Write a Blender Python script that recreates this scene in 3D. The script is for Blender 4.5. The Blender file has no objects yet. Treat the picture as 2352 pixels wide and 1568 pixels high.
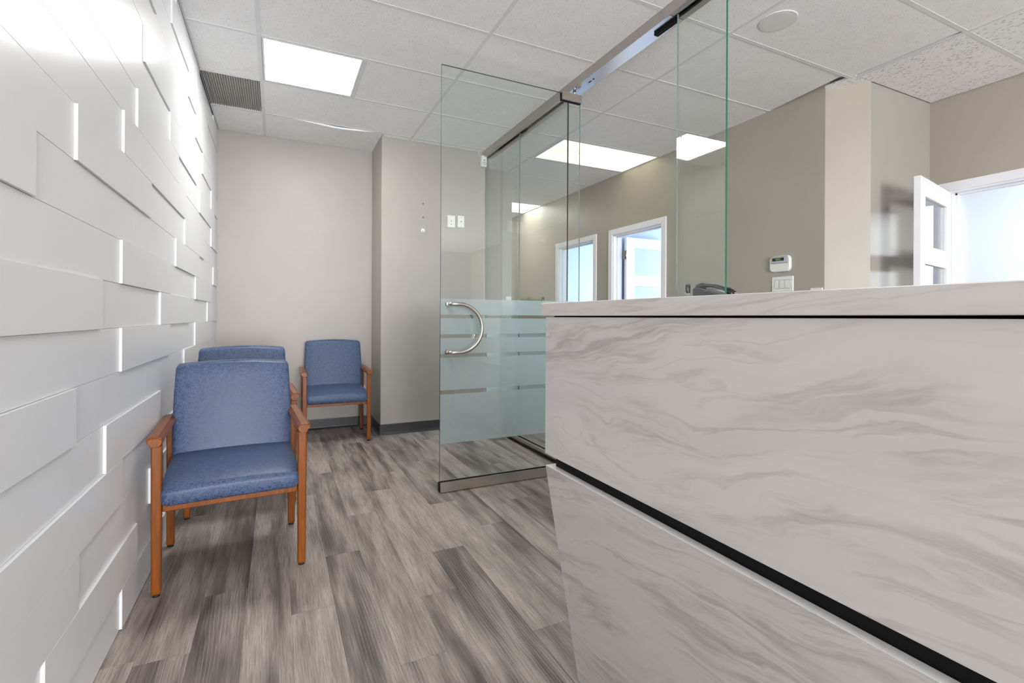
import bpy, bmesh, math, random
from mathutils import Vector, Matrix
random.seed(7)
S = bpy.context.scene
COL = S.collection

# ------------------------------------------------------------------ camera, world, exposure
CAM_Z, CEIL = 1.08, 2.73
cam_d = bpy.data.cameras.new('camera'); cam = bpy.data.objects.new('camera', cam_d); COL.objects.link(cam)
cam_d.sensor_width = 36.0; cam_d.lens = 1124.76 / 2352 * 36; cam_d.shift_y = -55.2 / 2352; cam_d.clip_start = .02
YAW, ROLL = 0.448914, 0.005295
_f = Vector((math.sin(YAW), math.cos(YAW), 0)); _r = Vector((math.cos(YAW), -math.sin(YAW), 0)); _u = Vector((0, 0, 1))
_r2 = _r * math.cos(ROLL) + _u * math.sin(ROLL); _u2 = _u * math.cos(ROLL) - _r * math.sin(ROLL)
cam.matrix_world = Matrix(((_r2.x, _u2.x, -_f.x, 0), (_r2.y, _u2.y, -_f.y, 0), (_r2.z, _u2.z, -_f.z, CAM_Z), (0, 0, 0, 1)))
S.camera = cam

W = bpy.data.worlds.new('world'); S.world = W; W.use_nodes = True
W.node_tree.nodes['Background'].inputs[0].default_value = (.72, .85, 1, 1)
W.node_tree.nodes['Background'].inputs[1].default_value = 1.0

S.view_settings.view_transform = 'Standard'; S.view_settings.look = 'None'
S.view_settings.exposure = 0.58; S.view_settings.gamma = 1.0; S.view_settings.use_curve_mapping = False
S.cycles.max_bounces = 12; S.cycles.diffuse_bounces = 6; S.cycles.glossy_bounces = 6; S.cycles.transparent_max_bounces = 24
S.cycles.use_denoising = True
S.cycles.sample_clamp_indirect = 6.0

L_PANEL, L_TROFFER, L_FILL = 18.5, 1.35, 4.5      # radiance of the ceiling lights, the last an added fill
def area(name, loc, rot, sx, sy, power, col):     # window daylight; the front one is an added ceiling fill
    d = bpy.data.lights.new(name, 'AREA'); d.shape = 'RECTANGLE'; d.size = sx; d.size_y = sy; d.energy = power; d.color = col
    o = bpy.data.objects.new(name, d); o.location = loc; o.rotation_euler = rot; COL.objects.link(o); return o
R90 = math.pi / 2
area('daylight_office_far', (6.68, 6.2, 1.5), (0, R90, 0), 1.2, 1.6, 80, (.74, .87, 1))
area('daylight_office_near', (6.68, 3.4, 1.5), (0, R90, 0), 1.2, 1.6, 120, (.84, .92, 1))
area('daylight_office_side', (8.06, .62, 1.735), (0, R90, 0), 1.75, 2.25, 31, (.98, .99, 1))
area('fill_front', (.5, -6.12, 1.30), (R90 + .3, 0, 0), 1.8, 2.0, 370, (.97, .98, 1))  # unseen uplight added behind the camera to keep the ceiling bright

# ------------------------------------------------------------------ colours and materials
def lin(r, g, b):
    def c(v):
        v /= 255.0
        return v / 12.92 if v <= .04045 else ((v + .055) / 1.055) ** 2.4
    return (c(r), c(g), c(b), 1)

class NT:
    def __init__(s, name):
        s.m = bpy.data.materials.new(name); s.m.use_nodes = True; s.t = s.m.node_tree; s.t.nodes.clear()
        s.out = s.n('ShaderNodeOutputMaterial')
    def n(s, typ, **kw):
        x = s.t.nodes.new(typ)
        for k, v in kw.items(): setattr(x, k, v)
        return x
    def put(s, sock, v):
        if isinstance(v, bpy.types.NodeSocket): s.t.links.new(v, sock)
        elif v is not None:
            if hasattr(sock.default_value, '__len__') and not hasattr(v, '__len__'): v = (v,) * len(sock.default_value)
            if hasattr(v, '__len__') and len(v) == 4 and len(sock.default_value) == 3: v = v[:3]
            sock.default_value = v
    def math(s, op, a, b=None, c=None, clamp=False):
        x = s.n('ShaderNodeMath', operation=op, use_clamp=clamp)
        for i, v in enumerate((a, b, c)):
            if v is not None: s.put(x.inputs[i], v)
        return x.outputs[0]
    def mix(s, f, a, b, blend='MIX'):
        x = s.n('ShaderNodeMix', data_type='RGBA', blend_type=blend)
        s.put(x.inputs[0], f); s.put(x.inputs[6], a); s.put(x.inputs[7], b); return x.outputs[2]
    def ramp(s, f, stops):
        x = s.n('ShaderNodeValToRGB'); e = x.color_ramp.elements
        while len(e) < len(stops): e.new(.5)
        for el, (p, c) in zip(e, stops):
            el.position = p; el.color = c if hasattr(c, '__len__') else (c, c, c, 1)
        s.put(x.inputs[0], f); return x.outputs[0]
    def coord(s, which='Object'):
        return s.n('ShaderNodeTexCoord').outputs[which]
    def mapv(s, v, scale=(1, 1, 1), rot=(0, 0, 0), loc=(0, 0, 0)):
        x = s.n('ShaderNodeMapping'); s.put(x.inputs[0], v); x.inputs[1].default_value = loc; x.inputs[2].default_value = rot; x.inputs[3].default_value = scale
        return x.outputs[0]
    def noise(s, v, scale, detail=3, rough=.5, dist=0):
        x = s.n('ShaderNodeTexNoise'); s.put(x.inputs['Vector'], v); s.put(x.inputs['Scale'], scale)
        x.inputs['Detail'].default_value = detail; x.inputs['Roughness'].default_value = rough; x.inputs['Distortion'].default_value = dist
        return x.outputs[0]
    def bsdf(s, col, rough=.5, metal=0, spec=.5, normal=None, coat=0, coat_rough=.1):
        x = s.n('ShaderNodeBsdfPrincipled')
        s.put(x.inputs['Base Color'], col); s.put(x.inputs['Roughness'], rough); s.put(x.inputs['Metallic'], metal)
        s.put(x.inputs['Specular IOR Level'], spec); s.put(x.inputs['Coat Weight'], coat); x.inputs['Coat Roughness'].default_value = coat_rough
        if normal is not None: s.t.links.new(normal, x.inputs['Normal'])
        return x.outputs[0]
    def bump(s, h, strength=.2, dist=.002):
        x = s.n('ShaderNodeBump'); x.inputs['Strength'].default_value = strength; x.inputs['Distance'].default_value = dist
        s.put(x.inputs['Height'], h); return x.outputs[0]
    def done(s, shader):
        s.t.links.new(shader, s.out.inputs[0]); return s.m

M = {}
def plain(name, col, rough=.5, metal=0, spec=.5, coat=0):
    t = NT(name); M[name] = t.done(t.bsdf(col, rough, metal, spec, coat=coat)); return M[name]

plain('white_trim', lin(236, 237, 240), .35)
plain('white_plastic', lin(232, 232, 228), .4)
plain('black', (.004, .004, .0045, 1), .55, 0, .2)
plain('black_gloss', (.01, .011, .012, 1), .22)
plain('dark_gap', (.004, .004, .004, 1), .9, 0, .1)
plain('charcoal_vinyl', lin(56, 56, 59), .36)
plain('rubber', (.012, .012, .012, 1), .6)
plain('grid_white', lin(229, 229, 230), .6, 0, .25)
plain('plenum', (.02, .02, .02, 1), .9)
plain('hinge_metal', lin(150, 142, 130), .35, 1)
plain('screen_glass', (.02, .025, .025, 1), .1)
plain('screen_green', lin(96, 122, 78), .3)
plain('grey_plastic', lin(190, 194, 204), .4)
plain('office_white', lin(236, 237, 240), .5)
plain('office_daylight_blue', lin(196, 214, 238), .6)  # office walls are white; the blue of daylight is put into the paint
plain('carpet', lin(120, 120, 125), .9)
plain('file_metal', lin(120, 120, 122), .45)

t = NT('wall_white_board')                       # satin painted boards
M['wall_white_board'] = t.done(t.bsdf(lin(233, 234, 236), .25, 0, .20))

def paint(name, col, rough=.42):
    t = NT(name); v = t.coord(); a = t.noise(v, 2.2, 3); b = t.noise(v, 180, 2)
    c = t.mix(t.ramp(a, [(.3, 0), (.7, 1)]), [x * .965 for x in col[:3]] + [1], [min(1, x * 1.03) for x in col[:3]] + [1])
    M[name] = t.done(t.bsdf(c, rough, 0, .5, t.bump(b, .03, .0005)))
paint('beige_paint', lin(166, 161, 154)); paint('alcove_paint', lin(166, 161, 154), .17)
paint('taupe_paint', lin(172, 165, 151))

def ceiling_mat(name, fissure):
    t = NT(name); v = t.coord()
    jit = t.noise(v, 9, 2)
    vo = t.n('ShaderNodeTexVoronoi'); t.put(vo.inputs['Vector'], t.mapv(v, (1, .42 if fissure else .7, 1), (0, 0, .6))); vo.inputs['Scale'].default_value = 100 if fissure else 150
    gate = t.math('GREATER_THAN', t.n('ShaderNodeSeparateColor').outputs[0], .5)
    sc = t.t.nodes[-2] if False else None
    sep = t.n('ShaderNodeSeparateColor'); t.put(sep.inputs[0], vo.outputs['Color'])
    size = t.math('MULTIPLY', sep.outputs[0], .44 if fissure else .36)
    spot = t.math('LESS_THAN', vo.outputs['Distance'], t.math('SUBTRACT', size, .0 if fissure else .02))
    spot = t.math('MULTIPLY', spot, t.math('GREATER_THAN', sep.outputs[1], .2 if fissure else .3))
    fine = t.noise(v, 420, 2)
    base = t.mix(t.ramp(jit, [(.3, 0), (.7, 1)]), lin(244, 244, 244), lin(248, 248, 248))
    c = t.mix(t.math('MULTIPLY', spot, .55 if fissure else .42), base, lin(105, 104, 102))
    h = t.math('SUBTRACT', t.math('MULTIPLY', fine, .3), spot)
    M[name] = t.done(t.bsdf(c, .85, 0, .2, t.bump(h, .25, .002)))
ceiling_mat('acoustic_tile', False); ceiling_mat('fissured_tile', True)

# grey oak vinyl planks: each plank takes its own slice and tone
t = NT('oak_plank'); v = t.coord(); rnd = t.n('ShaderNodeObjectInfo').outputs['Random']
off = t.n('ShaderNodeCombineXYZ'); t.put(off.inputs[0], t.math('MULTIPLY', rnd, 37)); t.put(off.inputs[1], t.math('MULTIPLY', rnd, 91))
va = t.n('ShaderNodeVectorMath', operation='ADD'); t.put(va.inputs[0], v); t.put(va.inputs[1], off.outputs[0]); v2 = va.outputs[0]
warp = t.noise(t.mapv(v2, (3, .8, 1)), 2.0, 2)
wv = t.n('ShaderNodeVectorMath', operation='ADD'); cw = t.n('ShaderNodeCombineXYZ'); t.put(cw.inputs[0], t.math('MULTIPLY', warp, .035)); t.put(wv.inputs[0], v2); t.put(wv.inputs[1], cw.outputs[0]); vw = wv.outputs[0]
broad = t.noise(t.mapv(vw, (15, 1.7, 1)), 1.0, 2, .5)
streak = t.noise(t.mapv(v2, (130, 3.0, 1)), 1.0, 5, .65)
fine = t.noise(t.mapv(v2, (420, 8, 1)), 1.0, 3, .65)
# cathedral grain rings
rp = t.n('ShaderNodeTexWave', wave_type='RINGS', rings_direction='Z'); t.put(rp.inputs[0], t.mapv(vw, (9.5, .95, 1), (0, 0, 0), (.25, .1, 0)))
rp.inputs['Scale'].default_value = 3.2; rp.inputs['Distortion'].default_value = 2.2; rp.inputs['Detail'].default_value = 2; rp.inputs['Detail Scale'].default_value = 1.2
tone = t.math('ADD', t.math('MULTIPLY', broad, .74), t.math('MULTIPLY', streak, .28))
tone = t.math('ADD', tone, t.math('SUBTRACT', t.math('MULTIPLY', t.math('SUBTRACT', rnd, .5), .15), .01))
c = t.ramp(tone, [(.33, lin(92, 83, 78)), (.43, lin(132, 122, 116)), (.52, lin(163, 153, 146)), (.66, lin(187, 177, 168))])
c = t.mix(t.math('MULTIPLY', t.ramp(fine, [(.40, 1), (.55, 0)]), .46), c, lin(84, 76, 72))
rg = t.ramp(rp.outputs['Fac'], [(.0, 1), (.14, 0)])
rmask = t.ramp(t.noise(t.mapv(v2, (6, .9, 1)), 1.0, 1), [(.5, 0), (.62, 1)])
c = t.mix(t.math('MULTIPLY', t.math('MULTIPLY', rg, rmask), .34), c, lin(205, 197, 190))
rg2 = t.ramp(rp.outputs['Fac'], [(.2, 0), (.3, 1), (.42, 0)])
c = t.mix(t.math('MULTIPLY', t.math('MULTIPLY', rg2, rmask), .22), c, lin(80, 72, 69))
M['oak_plank'] = t.done(t.bsdf(c, t.ramp(streak, [(.3, .42), (.7, .5)]), 0, .4, t.bump(fine, .12, .001)))

# marble laminate: soft grey veins running along the desk
def marble(name, tint, dark):
    t = NT(name); v = t.coord()
    w1 = t.noise(t.mapv(v, (.9, .9, 2.2)), 1.3, 2); w2 = t.noise(t.mapv(v, (3, 3, 9)), 2.4, 3)
    z = t.math('ADD', t.math('MULTIPLY', t.math('SUBTRACT', w1, .5), .30), t.math('MULTIPLY', t.math('SUBTRACT', w2, .5), .05))
    cb = t.n('ShaderNodeCombineXYZ'); t.put(cb.inputs[2], z)
    ad = t.n('ShaderNodeVectorMath', operation='ADD'); t.put(ad.inputs[0], t.mapv(v, (1, 1, 1), (.10, 0, 0))); t.put(ad.inputs[1], cb.outputs[0]); vv = ad.outputs[0]
    def vein(sy, sz, scale, width, seed):
        n = t.noise(t.mapv(vv, (sy, sy, sz), (0, 0, 0), (seed, seed * 2, seed)), scale, 5, .55)
        a = t.math('ABSOLUTE', t.math('SUBTRACT', n, .5))
        return t.ramp(a, [(0, 1), (width, 0)])
    mask = t.ramp(t.noise(t.mapv(v, (1.5, 1.5, 5)), 1.7, 2), [(.38, 0), (.62, 1)])
    mask2 = t.ramp(t.noise(t.mapv(v, (1.5, 1.5, 6), (0, 0, 0), (5, 3, 1)), 2.2, 2), [(.4, 0), (.6, 1)])
    f1 = t.math('MULTIPLY', vein(.5, 6, 1.5, .040, 1.3), mask); f2 = t.math('MULTIPLY', vein(.7, 11, 1.6, .034, 4.1), mask2)
    f3 = t.math('MULTIPLY', vein(.6, 9, 3.0, .03, 7.7), mask)
    broad = t.noise(t.mapv(vv, (.6, .6, 8)), 1.6, 4, .6)
    c = t.mix(t.ramp(broad, [(.34, 0), (.66, 1)]), [x * .92 for x in tint[:3]] + [1], tint)
    c = t.mix(t.math('MULTIPLY', f1, .52), c, dark); c = t.mix(t.math('MULTIPLY', f2, .38), c, dark); c = t.mix(t.math('MULTIPLY', f3, .35), c, lin(176, 160, 154))
    M[name] = t.done(t.bsdf(c, .36, 0, .5, None))
marble('marble_laminate', lin(222, 218, 214), lin(160, 153, 148))

# blue vinyl upholstery with a pattern of short pressed strokes
t = NT('blue_vinyl'); v = t.coord(); sp = t.n('ShaderNodeSeparateXYZ'); t.put(sp.inputs[0], v)
cb = t.n('ShaderNodeCombineXYZ'); t.put(cb.inputs[0], sp.outputs[0]); t.put(cb.inputs[1], t.math('ADD', sp.outputs[1], sp.outputs[2])); uv = cb.outputs[0]
stroke = None
for i, ang in enumerate((.45, 1.25, -.35, -.95, .05)):
    vo = t.n('ShaderNodeTexVoronoi', voronoi_dimensions='2D'); t.put(vo.inputs['Vector'], t.mapv(uv, (26, 185, 1), (0, 0, 0), (i * 3.1, i * 7.3, 0)))
    mp = t.t.nodes[-1]; mp.vector_type = 'POINT'
    rot = t.n('ShaderNodeVectorRotate', rotation_type='Z_AXIS'); t.put(rot.inputs['Vector'], uv); rot.inputs['Angle'].default_value = ang
    t.put(mp.inputs[0], rot.outputs[0]); vo.inputs['Scale'].default_value = 1.0; vo.inputs['Randomness'].default_value = .9
    d = t.ramp(vo.outputs['Distance'], [(.17, 1), (.26, 0)])
    stroke = d if stroke is None else t.math('MAXIMUM', stroke, d)
base = t.mix(t.ramp(t.noise(v, 5, 2), [(.3, 0), (.7, 1)]), lin(51, 65, 94), lin(58, 73, 103))
c = t.mix(t.math('MULTIPLY', stroke, .62), base, lin(96, 114, 146))
M['blue_vinyl'] = t.done(t.bsdf(c, t.math('ADD', .40, t.math('MULTIPLY', stroke, .08)), 0, t.math('SUBTRACT', .38, t.math('MULTIPLY', stroke, .08)), t.bump(t.math('ADD', stroke, t.math('MULTIPLY', t.noise(v, 900, 2), .3)), .02, .0005)))

# cherry-stained wood
t = NT('cherry_wood'); v = t.coord(); g = t.noise(t.mapv(v, (60, 60, 5)), 1.5, 4, .6); g2 = t.noise(t.mapv(v, (8, 8, 2)), 1.5, 2)
c = t.mix(t.ramp(g, [(.3, 0), (.7, 1)]), lin(112, 57, 8), lin(147, 79, 13)); c = t.mix(t.math('MULTIPLY', g2, .3), c, lin(108, 50, 6))
M['cherry_wood'] = t.done(t.bsdf(c, .30, 0, .35))

# brushed stainless
t = NT('stainless'); v = t.coord(); g = t.noise(t.mapv(v, (300, 6, 300)), 1.0, 3)
M['stainless'] = t.done(t.bsdf(lin(196, 190, 183), t.ramp(g, [(.3, .30), (.7, .40)]), 1))
plain('polished_steel', lin(228, 226, 224), .24, 1)
plain('satin_steel', lin(206, 202, 196), .24, 1)

# clear tempered glass: tinted transmission + mirror reflection by the angle of view
def glass(name, tint, f0=.052):
    t = NT(name); ge = t.n('ShaderNodeNewGeometry')
    dot = t.n('ShaderNodeVectorMath', operation='DOT_PRODUCT'); t.put(dot.inputs[0], ge.outputs['Normal']); t.put(dot.inputs[1], ge.outputs['Incoming'])
    cosv = t.math('ABSOLUTE', dot.outputs['Value'])
    fr = t.math('ADD', f0, t.math('MULTIPLY', 1 - f0, t.math('POWER', t.math('SUBTRACT', 1, cosv, clamp=True), 5)))
    tr = t.n('ShaderNodeBsdfTransparent'); tr.inputs[0].default_value = tint
    gl = t.n('ShaderNodeBsdfGlossy'); gl.inputs[0].default_value = (1, 1, 1, 1); gl.inputs['Roughness'].default_value = .0
    mx = t.n('ShaderNodeMixShader'); t.put(mx.inputs[0], fr); t.put(mx.inputs[1], tr.outputs[0]); t.put(mx.inputs[2], gl.outputs[0])
    M[name] = t.done(mx.outputs[0])
glass('clear_glass', (.962, .982, .973, 1)); glass('pane_glass', (.97, .98, .98, 1))
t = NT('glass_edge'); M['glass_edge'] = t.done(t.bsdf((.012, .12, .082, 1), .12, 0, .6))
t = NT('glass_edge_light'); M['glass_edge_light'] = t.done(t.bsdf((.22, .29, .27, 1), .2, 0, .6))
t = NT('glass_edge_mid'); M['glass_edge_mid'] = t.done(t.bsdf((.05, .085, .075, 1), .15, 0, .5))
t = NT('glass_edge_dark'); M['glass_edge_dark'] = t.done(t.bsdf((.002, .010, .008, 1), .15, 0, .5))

# frosted film: scatters what stands behind it
t = NT('frosted_film')
df = t.n('ShaderNodeBsdfDiffuse'); df.inputs[0].default_value = (.62, .665, .675, 1)
tl = t.n('ShaderNodeBsdfTranslucent'); tl.inputs[0].default_value = (.80, .88, .92, 1)
tp = t.n('ShaderNodeBsdfTransparent'); tp.inputs[0].default_value = (.88, .95, .96, 1)
m1 = t.n('ShaderNodeMixShader'); m1.inputs[0].default_value = .5; t.put(m1.inputs[1], df.outputs[0]); t.put(m1.inputs[2], tl.outputs[0])
m2 = t.n('ShaderNodeMixShader'); m2.inputs[0].default_value = .18; t.put(m2.inputs[1], m1.outputs[0]); t.put(m2.inputs[2], tp.outputs[0])
M['frosted_film'] = t.done(m2.outputs[0])
t = NT('frosted_pane')
df = t.n('ShaderNodeBsdfDiffuse'); df.inputs[0].default_value = lin(200, 212, 228)
gl = t.n('ShaderNodeBsdfGlossy'); gl.inputs['Roughness'].default_value = .3
m1 = t.n('ShaderNodeMixShader'); m1.inputs[0].default_value = .08; t.put(m1.inputs[1], df.outputs[0]); t.put(m1.inputs[2], gl.outputs[0])
M['frosted_pane'] = t.done(m1.outputs[0])

def emit(name, col, strength):
    t = NT(name); e = t.n('ShaderNodeEmission'); t.put(e.inputs[0], col); e.inputs[1].default_value = strength; M[name] = t.done(e.outputs[0])
emit('panel_light', (1, .985, .96, 1), L_PANEL); emit('fill_light', (1, .985, .96, 1), L_FILL); emit('side_fill', (1, .985, .96, 1), 2.2); emit('hall_light', (1, .985, .96, 1), 6.0)  # the second and third serve lamps added out of view
# acrylic lens over two tubes: brighter along the tubes
t = NT('troffer_lens'); v = t.coord(); sp = t.n('ShaderNodeSeparateXYZ'); t.put(sp.inputs[0], v)
w = t.math('ABSOLUTE', t.math('SUBTRACT', t.math('ABSOLUTE', sp.outputs[1]), .15))
s_ = t.ramp(w, [(0, 1), (.16, .72)])
e = t.n('ShaderNodeEmission'); t.put(e.inputs[0], (1, .965, .74, 1)); t.put(e.inputs[1], t.math('MULTIPLY', s_, L_TROFFER)); M['troffer_lens'] = t.done(e.outputs[0])

# ------------------------------------------------------------------ mesh helpers
def box_bm(bm, x0, x1, y0, y1, z0, z1, mi=0):
    vs = [bm.verts.new((x, y, z)) for x in (x0, x1) for y in (y0, y1) for z in (z0, z1)]
    fs = []
    for q in ((0, 1, 3, 2), (4, 6, 7, 5), (0, 4, 5, 1), (2, 3, 7, 6), (0, 2, 6, 4), (1, 5, 7, 3)):
        f = bm.faces.new([vs[i] for i in q]); f.material_index = mi; fs.append(f)
    return fs
def bevel_all(bm, w, seg=1):
    bmesh.ops.bevel(bm, geom=list(bm.edges), offset=w, segments=seg, profile=.5, affect='EDGES', clamp_overlap=True)
def link(name, bm, mat, parent=None, loc=None, rot=None, smooth=False):
    me = bpy.data.meshes.new(name); bmesh.ops.recalc_face_normals(bm, faces=list(bm.faces)); bm.to_mesh(me); bm.free()
    for m in (mat if isinstance(mat, (list, tuple)) else [mat]): me.materials.append(M[m])
    if smooth:
        for p in me.polygons: p.use_smooth = True
    o = bpy.data.objects.new(name, me); COL.objects.link(o)
    if parent is not None: o.parent = parent
    if loc is not None: o.location = loc
    if rot is not None: o.rotation_euler = rot
    return o
def box(name, b, mat, parent=None, bev=0, seg=1, smooth=False, centre=False, rot=None):
    """b = x0,x1,y0,y1,z0,z1; centre puts the object's origin at the box's middle"""
    bm = bmesh.new(); loc = None
    if centre:
        loc = Vector(((b[0] + b[1]) / 2, (b[2] + b[3]) / 2, (b[4] + b[5]) / 2))
        b = (b[0] - loc.x, b[1] - loc.x, b[2] - loc.y, b[3] - loc.y, b[4] - loc.z, b[5] - loc.z)
    box_bm(bm, *b)
    if bev: bevel_all(bm, bev, seg)
    return link(name, bm, mat, parent, loc, rot, smooth)
def prism(name, poly, z0, z1, mat, parent=None, axis='z', bev=0, seg=1):
    """poly in (x,y) for axis z; (y,z) for x; (x,z) for y; stretched from z0 to z1 along the axis"""
    bm = bmesh.new()
    def P(p, h): return (p[0], p[1], h) if axis == 'z' else ((h, p[0], p[1]) if axis == 'x' else (p[0], h, p[1]))
    a = [bm.verts.new(P(p, z0)) for p in poly]; b = [bm.verts.new(P(p, z1)) for p in poly]; n = len(poly)
    bm.faces.new(a); bm.faces.new(b[::-1])
    for i in range(n): bm.faces.new((a[i], b[i], b[(i + 1) % n], a[(i + 1) % n]))
    bmesh.ops.recalc_face_normals(bm, faces=list(bm.faces))
    if bev: bevel_all(bm, bev, seg)
    return link(name, bm, mat, parent)
def tube_bm(bm, pts, r, n=12, caps=True):
    pts = [Vector(p) for p in pts]; rings = []
    for i, p in enumerate(pts):
        d = (pts[min(i + 1, len(pts) - 1)] - pts[max(i - 1, 0)]).normalized()
        up = Vector((0, 0, 1)) if abs(d.z) < .95 else Vector((0, 1, 0))
        if i == 0: a = d.cross(up).normalized()
        else:
            a = (a - d * a.dot(d)).normalized()
        b = d.cross(a); rr = r[i] if hasattr(r, '__len__') else r
        rings.append([bm.verts.new(p + (a * math.cos(k * 2 * math.pi / n) + b * math.sin(k * 2 * math.pi / n)) * rr) for k in range(n)])
    for q, w in zip(rings, rings[1:]):
        for k in range(n): bm.faces.new((q[k], q[(k + 1) % n], w[(k + 1) % n], w[k]))
    if caps: bm.faces.new(rings[0][::-1]); bm.faces.new(rings[-1])
def tube(name, pts, r, mat, parent=None, n=12):
    bm = bmesh.new(); tube_bm(bm, pts, r, n); o = link(name, bm, mat, parent)
    for p in o.data.polygons: p.use_smooth = len(p.vertices) == 4
    return o
def disc(name, c, axis, r, th, mat, parent=None, n=28):
    c = Vector(c); ax = Vector(axis); return tube(name, [c, c + ax * th], r, mat, parent, n)
def structure(o, label=None):
    o['kind'] = 'structure'
    if label: o['label'] = label
    return o
def empty(name, loc=(0, 0, 0), rotz=0):
    o = bpy.data.objects.new(name, None); o.location = loc; o.rotation_euler = (0, 0, rotz); o.empty_display_size = .1; COL.objects.link(o); return o
def tag(o, label, cat, group=None):
    o['label'] = label; o['category'] = cat
    if group: o['group'] = group
    return o
def multi(name, boxes, mat, parent=None):
    bm = bmesh.new()
    for b in boxes: box_bm(bm, *b)
    return link(name, bm, mat, parent)
def copy_tree(o, parent=None):
    c = o.copy(); COL.objects.link(c)
    if parent is not None: c.parent = parent
    for ch in list(o.children): copy_tree(ch, c)
    return c

# ------------------------------------------------------------------ floor and its planks
FX0, FX1 = -.60, 4.62
floor = structure(box('floor', (FX0, 8.1, -6.1, 7.7, -.12, -.004), 'dark_gap'), 'grey oak plank floor of the waiting room and hall')
PW = .1495; JOIN = {-3: 1.86, -2: 2.205, -1: 2.69, 0: 1.94, 1: 2.345, 2: 1.516, 3: 1.853, 4: 2.184, 5: 1.487, 6: 2.355, 7: 1.70, 8: 2.62, 9: 2.05}
PL = 1.256; pmesh = {}
def plank(x0, x1, y0, y1):
    key = (round(x1 - x0, 3), round(y1 - y0, 3))
    if key not in pmesh:
        o = box('plank', (-(x1 - x0) / 2 + .0003, (x1 - x0) / 2 - .0003, -(y1 - y0) / 2 + .0003, (y1 - y0) / 2 - .0003, -.004, 0), 'oak_plank', floor)
        pmesh[key] = o.data
    else:
        o = bpy.data.objects.new('plank', pmesh[key]); COL.objects.link(o); o.parent = floor
    o.location = ((x0 + x1) / 2, (y0 + y1) / 2, 0)
for k in range(-4, 24):
    x0, x1 = .055 + PW * k, .055 + PW * (k + 1)
    x0 = max(x0, -.489); x1 = min(x1, 3.53)
    ph = JOIN.get(k, (k * .47) % PL)
    y = ph
    while y > -.3: y -= PL
    while y < 7.5:
        a, b = max(y, -.3), min(y + PL, 7.5)
        if b - a > .03 and not (x1 < 2.42 and a > 5.03):
            plank(x0, x1, a, min(b, 5.037) if x1 < 2.42 else b)
        y += PL
box('plank_bed', (FX0, 3.53, -6.0, -.3, -.004, -.0005), 'oak_plank', floor)
box('plank_bed', (3.53, 4.62, -6.0, 2.0, -.004, -.0005), 'oak_plank', floor)
box('plank_bed', (3.53, 3.74, 2.0, 2.20, -.004, -.0005), 'oak_plank', floor)
box('office_carpet', (3.66, 6.6, 2.2, 7.6, -.004, 0), 'carpet', floor)
box('office_carpet', (4.62, 8.0, -1.3, 2.6, -.004, -.0004), 'carpet', floor)

# ------------------------------------------------------------------ left feature wall of staggered boards
wall_left = structure(box('wall_left', (-.62, -.490, -6.1, 5.15, -.02, 2.78), 'wall_white_board'), 'white feature wall of staggered horizontal boards')
ROWS = [
 [(.3, 1), (1.1, 0), (2.09, 1), (2.93, 0), (3.75, 1), (4.5, 0)],
 [(.63, 0), (1.465, 1), (2.297, 0), (2.80, 1), (3.6, 0), (4.4, 1)],
 [(.85, 1), (1.68, 0), (2.505, 1), (3.3, 0), (4.1, 1)],
 [(.4, 1), (1.25, 1), (2.086, 0), (2.889, 1), (3.7, 0), (4.5, 1)],
 [(.3, 0), (1.08, 0), (1.905, 1), (2.704, 0), (3.5, 1), (4.35, 0)],
 [(.0, 1), (.82, 1), (1.655, 0), (2.438, 0), (3.337, 1), (4.153, 0)],
 [(.4, 0), (1.24, 0), (2.072, 1), (2.918, 0), (3.752, 1), (4.59, 0)],
 [(.2, 1), (1.02, 1), (1.865, 0), (2.69, 1), (3.53, 0), (4.383, 1)],
 [(.4, 0), (1.24, 0), (2.072, 1), (2.92, 0), (3.76, 1), (4.6, 0)],
 [(.55, 1), (1.408, 0), (2.25, 0), (3.066, 1), (3.915, 0), (4.75, 1)],
 [(.0, 0), (.83, 0), (1.652, 1), (2.5, 0), (3.34, 1), (4.165, 0)],
 [(.4, 0), (1.25, 0), (2.09, 1), (2.94, 1), (3.375, 0), (4.597, 1)],
 [(.6, 0), (1.43, 0), (2.27, 1), (3.13, 0), (3.94, 1), (4.8, 0)],
 [(.4, 0), (1.22, 0), (2.054, 0), (2.895, 1), (3.785, 0), (4.588, 1)],
 [(.7, 0), (1.53, 0), (2.378, 1), (3.265, 0), (4.073, 1), (4.9, 0)],
 [(.4, 0), (1.23, 0), (2.07, 0), (2.9, 0), (3.745, 1), (4.6, 0)],
 [(.05, 1), (.9, 1), (1.74, 1), (2.58, 0), (3.458, 1), (4.32, 0)],
 [(.4, 0), (1.25, 0), (2.1, 0), (2.925, 1), (3.75, 1), (4.6, 1)],
 [(.5, 0), (1.35, 0), (2.2, 0), (3.03, 1), (3.88, 0), (4.69, 1)]]
XP, XR_ = -.4705, -.4785
for k, row in enumerate(ROWS):
    z0 = .004 if k == 0 else .1493 * k - .007; z1 = .1493 * (k + 1) - .007 if k < 18 else 2.729
    row = [(-.5, row[0][1] ^ 1 if k % 2 else row[0][1])] + row
    for i, (y0, p) in enumerate(row):
        y1 = row[i + 1][0] if i + 1 < len(row) else 5.035
        x = (XP if p else XR_) + random.uniform(-.0004, .0004)
        box('board', (-.490, x, y0 + .0003, y1 - .0003, z0 + .0005, z1 - .0005), 'wall_white_board', wall_left, .0006)
    box('board', (-.490, XR_, -6.0, -.5, z0 + .0005, z1 - .0005), 'wall_white_board', wall_left)

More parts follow.
